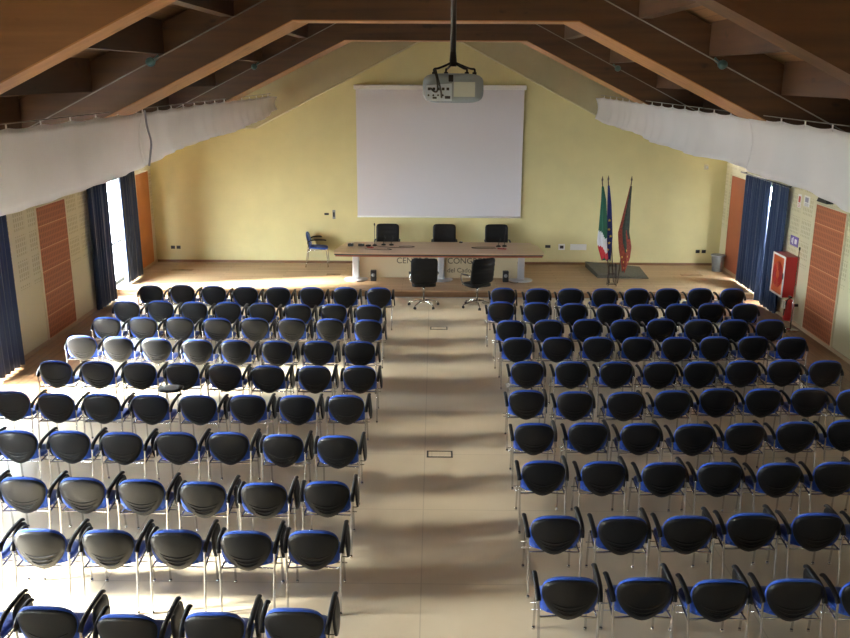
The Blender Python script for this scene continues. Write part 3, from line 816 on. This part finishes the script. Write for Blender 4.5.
# microphones and cables on the desk
def desk_mic(x, y, label, h=.36, lean=0.03):
    t = empty('desk_microphone', (x, y, DZ), 0, label, 'microphone', 'gooseneck microphones on the desk')
    MB().lathe([(0, 0), (.055, 0), (.055, .015), (.035, .03), (0, .032)], n=20).build('base', M['black'], t)
    MB().tube(smooth_path([(0, 0, .03), (0, 0, h*.5), (lean, .0, h*.85), (lean*1.4, 0, h)], 4), .006).build('gooseneck', M['black'], t)
    MB().lathe([(0, 0), (.013, .01), (.016, .04), (.012, .065), (0, .07)], (lean*1.4, 0, h-.01), n=12).build('mic_head', M['black'], t)
desk_mic(-1.36, 20.05, 'tall thin microphone on the desk beside the left office chair', .46, .0)
desk_mic(-1.16, 20.12, 'short microphone on the desk, second from the left', .16)
desk_mic(-.98, 20.12, 'short microphone on the desk, third from the left', .16)
desk_mic(1.60, 20.05, 'tall microphone near right end of the desk', .40, .02)
desk_mic(1.46, 20.02, 'short microphone near right end of the desk', .14)
def lump(x, y, label, w=.1, dd=.07, h=.05, m='black', name='control_box', cat='control box'):
    t = empty(name, (x, y, DZ), random.Random(x).uniform(-.4, .4), label, cat)
    MB().box(-w/2, w/2, -dd/2, dd/2, 0, h, bevel=.008).build('casing', M[m], t)
    MB().lathe([(.012, 0), (.012, .012)], (w*.2, 0, h-.002), n=10).build('knob', M['black'] if m != 'black' else M['alu'], t)
lump(-1.90, 19.98, 'small black control box at left end of the desk', .12, .09, .06)
lump(-1.66, 20.0, 'black control box on desk, right of the leftmost one', .14, .07, .05)
lump(-1.50, 19.95, 'low black box on desk in front of the tall microphone', .12, .06, .04)
lump(-1.44, 19.78, 'small red device on the left of the desk', .16, .05, .02, 'red', 'device', 'device')
lump(1.52, 19.72, 'small red device on the right of the desk', .20, .07, .02, 'red', 'device', 'device')
lump(.62, 20.46, 'small black object on the rear edge of the desk', .08, .05, .03, 'black', 'device', 'device')
def cable(pts, label, m='black', r=.006):
    tag(MB().tube(smooth_path(pts, 6), r, n=6).build('cable', M[m]), label, 'cable')
z = DZ+.007
cable([(-1.30, 19.98, z), (-1.0, 19.82, z), (-.7, 19.80, z), (-.45, 19.88, z), (-.55, 19.98, z), (-.8, 19.93, z)], 'looped black cable on the left half of the desk')
cable([(-1.55, 19.62, z), (-1.2, 19.52, z), (-.95, 19.54, z), (-1.05, 19.66, z)], 'short black cable before the microphones on the desk')
cable([(1.38, 19.92, z), (1.1, 19.92, z), (.85, 19.86, z), (.95, 19.76, z), (1.3, 19.78, z), (1.40, 19.80, z)], 'looped black cable on the right half of the desk')
# small loudspeakers / sockets under the desk
for x, nm in ((-1.37, 'left'), (1.62, 'right')):
    t = empty('floor_loudspeaker', (x, 19.72, ST), 0, 'small black box on the stage under the %s end of the desk' % nm, 'loudspeaker', 'black boxes under the desk')
    MB().box(-.065, .065, -.06, .06, 0, .25, bevel=.01).build('casing', M['black'], t)
    MB().lathe([(0, 0), (.04, 0), (.042, -.006), (0, -.004)], (0, -.06, .15), n=18, axis='y').build('speaker_cone', M['bin'], t)
z = ST+.008
cable([(-1.74, 19.60, z), (-1.65, 19.62, z), (-1.5, 19.70, z), (-1.44, 19.70, z)], 'black cable from left desk leg to the small black box', r=.008)
cable([(1.69, 19.70, z), (1.78, 19.58, z), (1.9, 19.60, z)], 'black cable from right desk leg to the small black box', r=.008)

# ------------------------------------------------------------------ projection screen
s = empty('projection_screen', (.11, YB-.06, 1.29), 0, 'large white projection screen on the yellow stage wall', 'projection screen')
MB().box(-1.985, 1.985, -.003, .003, .05, 3.05).build('screen_fabric', M['screen'], s)
MB().box(-2.03, 2.03, -.075, .0595, 3.04, 3.15, bevel=.02).build('roller_case', M['screen_case'], s)
MB().tube([(-1.99, 0, .035), (1.99, 0, .035)], .022).build('bottom_bar', M['screen_case'], s)

# ------------------------------------------------------------------ ceiling projector
p = empty('projector', (.13, 6.75, 4.46), 0, 'grey ceiling projector hanging from a dark pole, rear ports facing camera', 'projector')
out = [superpt(.222, .105, .105, 4.5, 4.5, 2*PI*k/40) for k in range(40)]
bd = MB().plate(out, lambda u, v, t_: Vector((u, -.005*(1-t_), v+.11)), lambda u, v, t_: Vector((u*.97, .34, v*.95+.11)), rings=3).build('casing', M['projector'], p)
b = MB().prism([(-.205, .045), (-.185, .02), (-.01, .02), (-.01, .145), (-.195, .13)], -.013, -.004, 'y'); pp = b.build('port_panel', M['proj_panel'], p)
pb = MB()
for i in range(5):
    pb.box(-.185+i*.034, -.165+i*.034, -.019, -.013, .095, .115)
for i in range(4): pb.lathe([(.007, 0), (.007, .006)], (-.18+i*.035, -.019, .06), n=10, axis='y')
pb.box(-.15, -.12, -.018, -.013, .035, .048); pb.box(-.06, -.02, -.018, -.013, .035, .055)
pb.build('sockets', M['mount'], pp)
MB().box(.005, .16, -.012, -.004, .05, .155).build('vent_panel', M['proj_label'], p)
MB().box(-.035, .0, -.010, .02, .155, .205, bevel=.004).build('latch', M['mount'], p)
b = MB(); b.lathe([(.021, .33), (.021, 1.6)], (0, .15, 0), n=16); b.lathe([(.026, .265), (.027, .31), (.021, .37)], (0, .15, 0), n=16)
pl = b.build('mount_pole', M['mount'], p)
b = MB()
for x1, y1 in ((-.14, .05), (-.05, .25), (.10, .05), (.165, .25)):
    b.tube(smooth_path([(0, .15, .30), (x1*.35, .13, .275), (x1*.8, y1, .25), (x1, y1, .245), (x1, y1, .205)], 3), .008)
    b.lathe([(.016, .20), (.016, .225)], (x1, y1, 0), n=10)
b.build('mount_arms', M['mount'], p)
b = MB(); b.tube(smooth_path([(-.145, .02, .24), (-.12, -.05, .18), (-.115, -.06, .10), (-.135, -.04, .085), (-.165, -.02, .11)], 4), .007)
b.tube(smooth_path([(-.13, .02, .24), (-.11, -.06, .17), (-.09, -.06, .09), (-.085, -.02, .045)], 4), .007)
b.build('video_leads', M['black'], p)
MB().lathe([(.05, 0), (.06, .02), (.06, .08), (.0, .08)], (-.10, .335, .11), n=20, axis='y').build('lens', M['black'], p)

# ------------------------------------------------------------------ flags
FX, FY = 3.96, 19.42
st = empty('flag_stand', (FX, FY, ST), 0, 'thin dark metal flag stand on the stage right of the desk', 'flag stand')
b = MB()
for dx, dy in ((-.09, -.07), (.09, -.07), (-.09, .07), (.09, .07)):
    b.tube([(dx, dy, .0), (dx*.75, dy*.75, .50)], .008, n=6)
for z_ in (.04, .26, .46):
    b.tube([(-.085, -.065, z_), (.085, -.065, z_), (.085, .065, z_), (-.085, .065, z_)], .007, n=6, closed=True)
b.build('rack', M['mount'], st)
def flag(px, py, tx, ty, h, label, build):
    t = empty('flag', (px, py, ST), 0, label, 'flag', 'flags on the stage')
    v = Vector((tx-px, ty-py, h-ST))
    pole = MB().tube([(0, 0, .05), tuple(v)], .011).build('pole', M['pole_wood'], t)
    MB().lathe([(0, -.01), (.014, 0), (.022, .03), (.012, .07), (.0, .12)], tuple(v), n=12).build('finial', M['pole_wood'], pole)
    build(t, v)
def drape(t, v, zt, zb, widths, mats_fn, side, seed, name='cloth', stars=False):
    """hanging gathered cloth: a closed pleated tube beside the pole. widths: list of (z, left, right) relative to pole"""
    rnd = random.Random(seed); nz = 44; nu = 40; bm = bmesh.new(); rings = []
    mats = []
    def interp(z):
        for (za, la, ra), (zb_, lb, rb) in zip(widths, widths[1:]):
            if za >= z >= zb_:
                f = (za-z)/(za-zb_); return la+(lb-la)*f, ra+(rb-ra)*f
        return widths[-1][1:]
    ph = rnd.random()*6
    for k in range(nz+1):
        z = zt + (zb-zt)*k/nz; l, r = interp(z)
        pxc = v.x*(z/v.z); pyc = v.y*(z/v.z)
        c = (l+r)/2; w = (r-l)/2
        ring = []
        for i in range(nu):
            a = 2*PI*i/nu
            rr = 1 + .16*math.sin(a*5+ph+z*1.5) + .08*math.sin(a*9+z*3)
            ring.append(bm.verts.new((pxc + c + w*rr*math.cos(a), pyc - .01 + min(.045, w*.6)*rr*math.sin(a), z + .03*math.sin(a*3+ph)*(k/nz))))
        rings.append(ring)
    for k in range(nz):
        for i in range(nu):
            f = bm.faces.new((rings[k][i], rings[k][(i+1) % nu], rings[k+1][(i+1) % nu], rings[k+1][i])); f.smooth = True
            zz = zt + (zb-zt)*(k+.5)/nz; u = math.cos(2*PI*(i+.5)/nu)
            m = M[mats_fn(zz, u, i, k)]
            if m not in mats: mats.append(m)
            f.material_index = mats.index(m)
    bm.faces.new(rings[0]); bm.faces.new(rings[-1][::-1])
    bmesh.ops.recalc_face_normals(bm, faces=bm.faces)
    me = bpy.data.meshes.new(name); bm.to_mesh(me); bm.free()
    for m in mats: me.materials.append(m)
    return link(name, me, t)
def italian(t, v):
    def mf(z, u, i, k):
        zz = z + .10*u
        return 'flag_green' if zz > 1.16 else ('flag_white' if zz > .83 else 'flag_red')
    drape(t, v, 2.20, .60, [(2.20, -.02, .02), (1.9, -.05, .05), (1.3, -.14, .03), (1.02, -.20, -.01), (.85, -.18, -.01), (.60, -.13, .0)], mf, -1, 1)
flag(FX-.05, FY+.0, FX-.33, FY+.02, 2.46, 'green, white and red Italian flag hanging from its pole on the stage', italian)
def eu(t, v):
    o = drape(t, v, 2.20, .56, [(2.20, -.02, .02), (1.8, -.05, .04), (1.1, -.08, .03), (.8, -.13, -.01), (.56, -.14, -.04)], lambda z, u, i, k: 'flag_blue', 1, 2)
    b = MB()
    for (x, z) in ((-.03, 1.45), (-.06, .95), (-.02, 1.1), (-.10, .80), (-.05, 1.25)):
        q = []
        for k in range(10):
            r = .035 if k % 2 == 0 else .014; a = PI/2+2*PI*k/10
            q.append((x+v.x*(z/v.z)+r*math.cos(a), z+r*math.sin(a)))
        b.prism(q, v.y*(z/v.z)-.078, v.y*(z/v.z)-.066, 'y')
    b.build('gold_stars', M['gold'], t)
flag(FX+.06, FY+.10, FX-.17, FY+.18, 2.46, 'blue flag with gold stars hanging beside the Italian flag', eu)
def regional(t, v):
    def mf(z, u, i, k):
        zz = z + .25*math.sin(i*.9)*.4
        if zz > 1.15: return 'flag_rust' if u < -.55 else 'flag_dark'
        if zz > .85: return 'flag_dark' if abs(u) < .5 else 'flag_rust'
        if (i*7+k*5) % 29 == 0: return 'gold'
        return 'flag_rust'
    drape(t, v, 2.20, .32, [(2.20, -.02, .02), (1.8, -.06, .04), (1.2, -.13, .08), (.85, -.07, .17), (.6, .0, .18), (.32, .06, .13)], mf, 1, 3)
flag(FX+.13, FY+.0, FX+.32, FY+.10, 2.46, 'dark green and rust-red flag on leaning pole, rightmost of the three', regional)

# ramp mat behind the flag stand
b = MB()
P0 = [(3.70, 21.45), (5.02, 21.40), (4.95, 20.12), (3.78, 20.16)]
hz_ = [.13, .02, .02, .09]
T = [b.bm.verts.new((x, y, ST+h+.0)) for (x, y), h in zip(P0, hz_)]; B_ = [b.bm.verts.new((x, y, ST+.001)) for x, y in P0]
b.bm.faces.new(T); b.bm.faces.new(B_[::-1])
for i in range(4): b.bm.faces.new((T[i], B_[i], B_[(i+1) % 4], T[(i+1) % 4]))
tag(b.build('floor_mat', M['mat_grey']), 'dark grey mat with a lifted corner on the stage behind the flags', 'mat')

# ------------------------------------------------------------------ waste bin
t = empty('waste_bin', (6.80, 21.05, ST), 0, 'grey waste bin in the right corner of the stage', 'bin')
MB().lathe([(0, 0), (.12, 0), (.155, .38), (.162, .385), (.162, .40), (.145, .40), (.115, .02), (0, .02)], n=28).build('bucket', M['bin'], t)
MB().lathe([(.158, .365), (.170, .37), (.170, .395), (.158, .40)], n=28).build('rim', M['bin'], t)

# ------------------------------------------------------------------ wall fittings on the back wall
def plate(x, z, w, h, m, label, name='wall_socket', cat='socket', hole=True, Y=YB):
    t = empty(name, (x, Y, z), 0, label, cat)
    MB().box(-w/2, w/2, -.014, 0, -h/2, h/2, bevel=.004).build('plate', M[m], t)
    if hole: MB().box(-w*.28, w*.28, -.019, -.013, -h*.25, h*.25).build('outlet', M['mount'], t)
plate(-6.47, .52, .10, .08, 'black', 'dark wall socket low on the left of the stage wall, outer one')
plate(-6.33, .52, .10, .08, 'black', 'dark wall socket low on the left of the stage wall, inner one')
plate(6.49, .50, .10, .08, 'black', 'dark wall socket low on the right of the stage wall, inner one')
plate(6.64, .50, .10, .08, 'black', 'dark wall socket low on the right of the stage wall, outer one')
plate(2.80, .60, .13, .07, 'black', 'black wall socket just beyond the right end of the desk')
plate(3.14, .59, .16, .15, 'white', 'small white wall plate right of the desk', 'wall_plate', 'wall plate')
plate(3.55, .59, .40, .15, 'white', 'wide white cable cover on wall behind the flags', 'cable_cover', 'wall plate', False)
plate(-2.46, 1.36, .07, .22, 'bin', 'grey wall switch on the stage wall above the blue chair', 'light_switch', 'switch')
plate(-2.64, 1.37, .11, .05, 'black', 'small black sensor left of the grey wall switch', 'sensor', 'sensor', False)
t = empty('ceiling_detector', (6.52, YB, 2.56), 0, 'small cream detector high on the stage wall, right corner', 'detector')
MB().box(-.05, .05, -.08, 0, -.06, .06, bevel=.015).build('casing', M['panel_frame'], t)
MB().lathe([(0, -.01), (.03, 0), (.0, .01)], (0, -.085, 0), n=14, axis='y').build('lens', M['white'], t)

# floor hatches on the stage, floor boxes in the aisle
for x, y, w, lab in ((-6.0, 20.75, .5, 'brown hatch in the stage floor at the far left'), (-2.35, 20.35, .32, 'brown hatch in the stage floor left of the desk'), (6.05, 20.55, .5, 'brown hatch in the stage floor near the bin')):
    t = empty('floor_hatch', (x, y, ST), 0, lab, 'floor hatch', 'hatches in the stage floor')
    MB().box(-w/2, w/2, -.09, .09, .001, .006).build('lid', M['plate'], t)
    MB().box(-.04, .04, -.012, .012, .006, .009).build('handle', M['mount'], t)
def floor_box(x, y, lab, w=.33, l=.2):
    t = empty('floor_box', (x, y, 0), 0, lab, 'floor box', 'floor boxes in the aisle')
    b = MB(); q = .022
    b.box(-w/2, w/2, -l/2, -l/2+q, .001, .006); b.box(-w/2, w/2, l/2-q, l/2, .001, .006)
    b.box(-w/2, -w/2+q, -l/2+q, l/2-q, .001, .006); b.box(w/2-q, w/2, -l/2+q, l/2-q, .001, .006)
    b.build('rim', M['mount'], t)
    MB().box(-w/2+q, w/2-q, -l/2+q, l/2-q, .001, .004).build('lid', M['floor'], t)
floor_box(.10, 16.36, 'dark-rimmed floor box in the aisle nearest the stage')
floor_box(.09, 10.50, 'dark-rimmed floor box in the middle of the aisle')

# ------------------------------------------------------------------ fire hose cabinet, extinguisher, stand, signs on the right wall
t = empty('fire_hose_cabinet', (XR, 17.19, .52), 0, 'red fire hose cabinet with a white framed window on the right wall', 'fire hose cabinet')
D, W2, HH = .26, .31, .80
b = MB(); b.box(-D, 0, -W2, W2, 0, HH, bevel=.012); cb = b.build('cabinet_body', M['red'], t)
b = MB(); q = .035
for a in ((-W2, W2, 0, q), (-W2, W2, HH-q, HH), (-W2, -W2+q, q, HH-q), (W2-q, W2, q, HH-q)):
    b.box(-D-.018, -D-.001, a[0], a[1], a[2], a[3])
dr = b.build('door', M['white'], t)
MB().box(-D-.008, -D-.001, -W2+q, W2-q, q, HH-q).build('door_window', M['orange_hose'], dr)
b = MB()
for r_ in (.10, .14, .18, .22): b.tube([(-D-.012, r_*math.cos(2*PI*k/24), HH/2+r_*1.1*math.sin(2*PI*k/24)) for k in range(24)], .013, n=6, closed=True)
b.build('hose_coil', M['red'], t)
MB().box(-D-.03, -D-.018, -W2+.01, -W2+.03, HH*.45, HH*.6).build('handle', M['mount'], dr)

t = empty('fire_extinguisher', (XR-.17, 16.72, .12), 0, 'red fire extinguisher with a white tag hanging under the hose cabinet', 'fire extinguisher')
MB().lathe([(0, 0), (.07, 0), (.078, .02), (.078, .27), (.06, .32), (.025, .34), (.025, .36), (0, .36)], n=24).build('cylinder', M['red'], t)
MB().box(-.02, .02, -.05, .03, .36, .39, bevel=.005).build('valve', M['mount'], t)
MB().tube(smooth_path([(0, -.04, .37), (-.07, -.07, .33), (-.085, -.05, .2), (-.08, -.02, .08)], 4), .009).build('hose', M['black'], t)
b = MB(); b.box(-.11, -.085, -.07, .03, .20, .32); b.build('tag', M['paper'], t)
MB().box(.06, .138, -.02, .02, .22, .26).build('wall_bracket', M['mount'], t); t.scale = (1.22, 1.22, 1.22)

t = empty('microphone_stand', (6.81, 16.44, 0), 0, 'chrome microphone stand with a round base against the right wall', 'microphone stand')
MB().lathe([(0, 0), (.16, 0), (.165, .012), (.05, .03), (0, .032)], n=32).build('base', M['chrome'], t)
MB().lathe([(.013, .02), (.013, .85), (.009, .85), (.009, 1.55)], n=12).build('pole', M['chrome'], t)
MB().tube([(0, 0, 1.55), (.0, .0, 1.60)], .014).build('clip', M['black'], t)

t = empty('safety_sign', (XR, 17.22, 1.48), 0, 'small violet fire safety sign above the red hose cabinet', 'sign')
MB().box(-.012, -.001, -.19, .19, 0, .19).build('sign_plate', M['violet'], t)
b = MB(); b.box(-.015, -.012, -.13, -.03, .05, .14); b.box(-.015, -.012, .04, .07, .03, .16); b.box(-.015, -.012, .09, .12, .05, .14)
b.build('pictogram', M['white'], t)
for y, z, w, h, lab, m in ((17.20, 2.36, .16, .26, 'small red and white notice high on right wall, further from camera', 'print_red'), (16.86, 2.40, .26, .20, 'small grey and white notice high on right wall, nearer one', 'print_grey')):
    t = empty('wall_notice', (XR, y, z), 0, lab, 'notice', 'notices on the right wall')
    MB().box(-.006, -.001, -w/2, w/2, -h/2, h/2).build('sheet', M['paper'], t)
    b = MB(); b.box(-.008, -.006, -w*.3, w*.3, -h*.1, h*.35)
    for k in range(3): b.box(-.008, -.006, -w*.35, w*.35, -h*(.2+.1*k)-.008, -h*(.2+.1*k))
    b.build('print', M[m], t)

# ------------------------------------------------------------------ light
w = bpy.data.worlds.new('World'); SC.world = w; w.use_nodes = True
bg = w.node_tree.nodes['Background']; bg.inputs[0].default_value = (.90, .94, 1, 1); bg.inputs[1].default_value = 68.0
def portal(x, y0, y1, rz, z0=0.05, z1=2.45):
    l = bpy.data.lights.new('daylight_portal', 'AREA'); l.shape = 'RECTANGLE'; l.size = y1-y0; l.size_y = z1-z0
    l.cycles.is_portal = True
    o = bpy.data.objects.new('daylight_portal', l); COL.objects.link(o)
    o.location = (x, (y0+y1)/2, (z0+z1)/2); o.rotation_euler = (PI/2, 0, rz)
for c in OPEN[:]:
    portal(XL-.32, c-1.05, c+1.05, -PI/2)
for a_, b_ in CLER: portal(XL-.32, a_, b_, -PI/2, CZ0, CZ1)
portal(XR+.32, 17.9, 20.0, PI/2)
sl = bpy.data.lights.new('sun', 'SUN'); sl.energy = 66; sl.angle = math.radians(9); sl.color = (1, .93, .82)
so = bpy.data.objects.new('sun', sl); COL.objects.link(so)
el = math.radians(24); az = math.atan(.20)
dirv = Vector((math.cos(el)*math.cos(az), math.cos(el)*math.sin(az), -math.sin(el)))
so.rotation_euler = dirv.to_track_quat('-Z', 'Y').to_euler(); so.location = (-15, 10, 8)

# ------------------------------------------------------------------ camera
cd = bpy.data.cameras.new('camera'); cam = bpy.data.objects.new('camera', cd); COL.objects.link(cam)
cd.sensor_fit = 'HORIZONTAL'; cd.sensor_width = 36; cd.lens = 891.0/850*36; cd.clip_start = .05; cd.clip_end = 200
F = Vector((-0.00973536, 0.96443286, -0.26414861)); Rt = Vector((0.99992497, 0.01135348, 0.00459982)); U = Vector((-0.00743523, 0.26408401, 0.96447102))
mw = Matrix((Rt, U, -F)).transposed().to_4x4(); mw.translation = (0, 0, 4.663)
cam.matrix_world = mw
SC.camera = cam
SC.view_settings.view_transform = 'Standard'; SC.view_settings.look = 'None'; SC.view_settings.gamma = 1
SC.view_settings.use_curve_mapping = False
SC.view_settings.exposure = 0.68
try:
    SC.cycles.max_bounces = 10; SC.cycles.diffuse_bounces = 6; SC.cycles.sample_clamp_indirect = 8
    SC.cycles.use_denoising = True
except Exception: pass
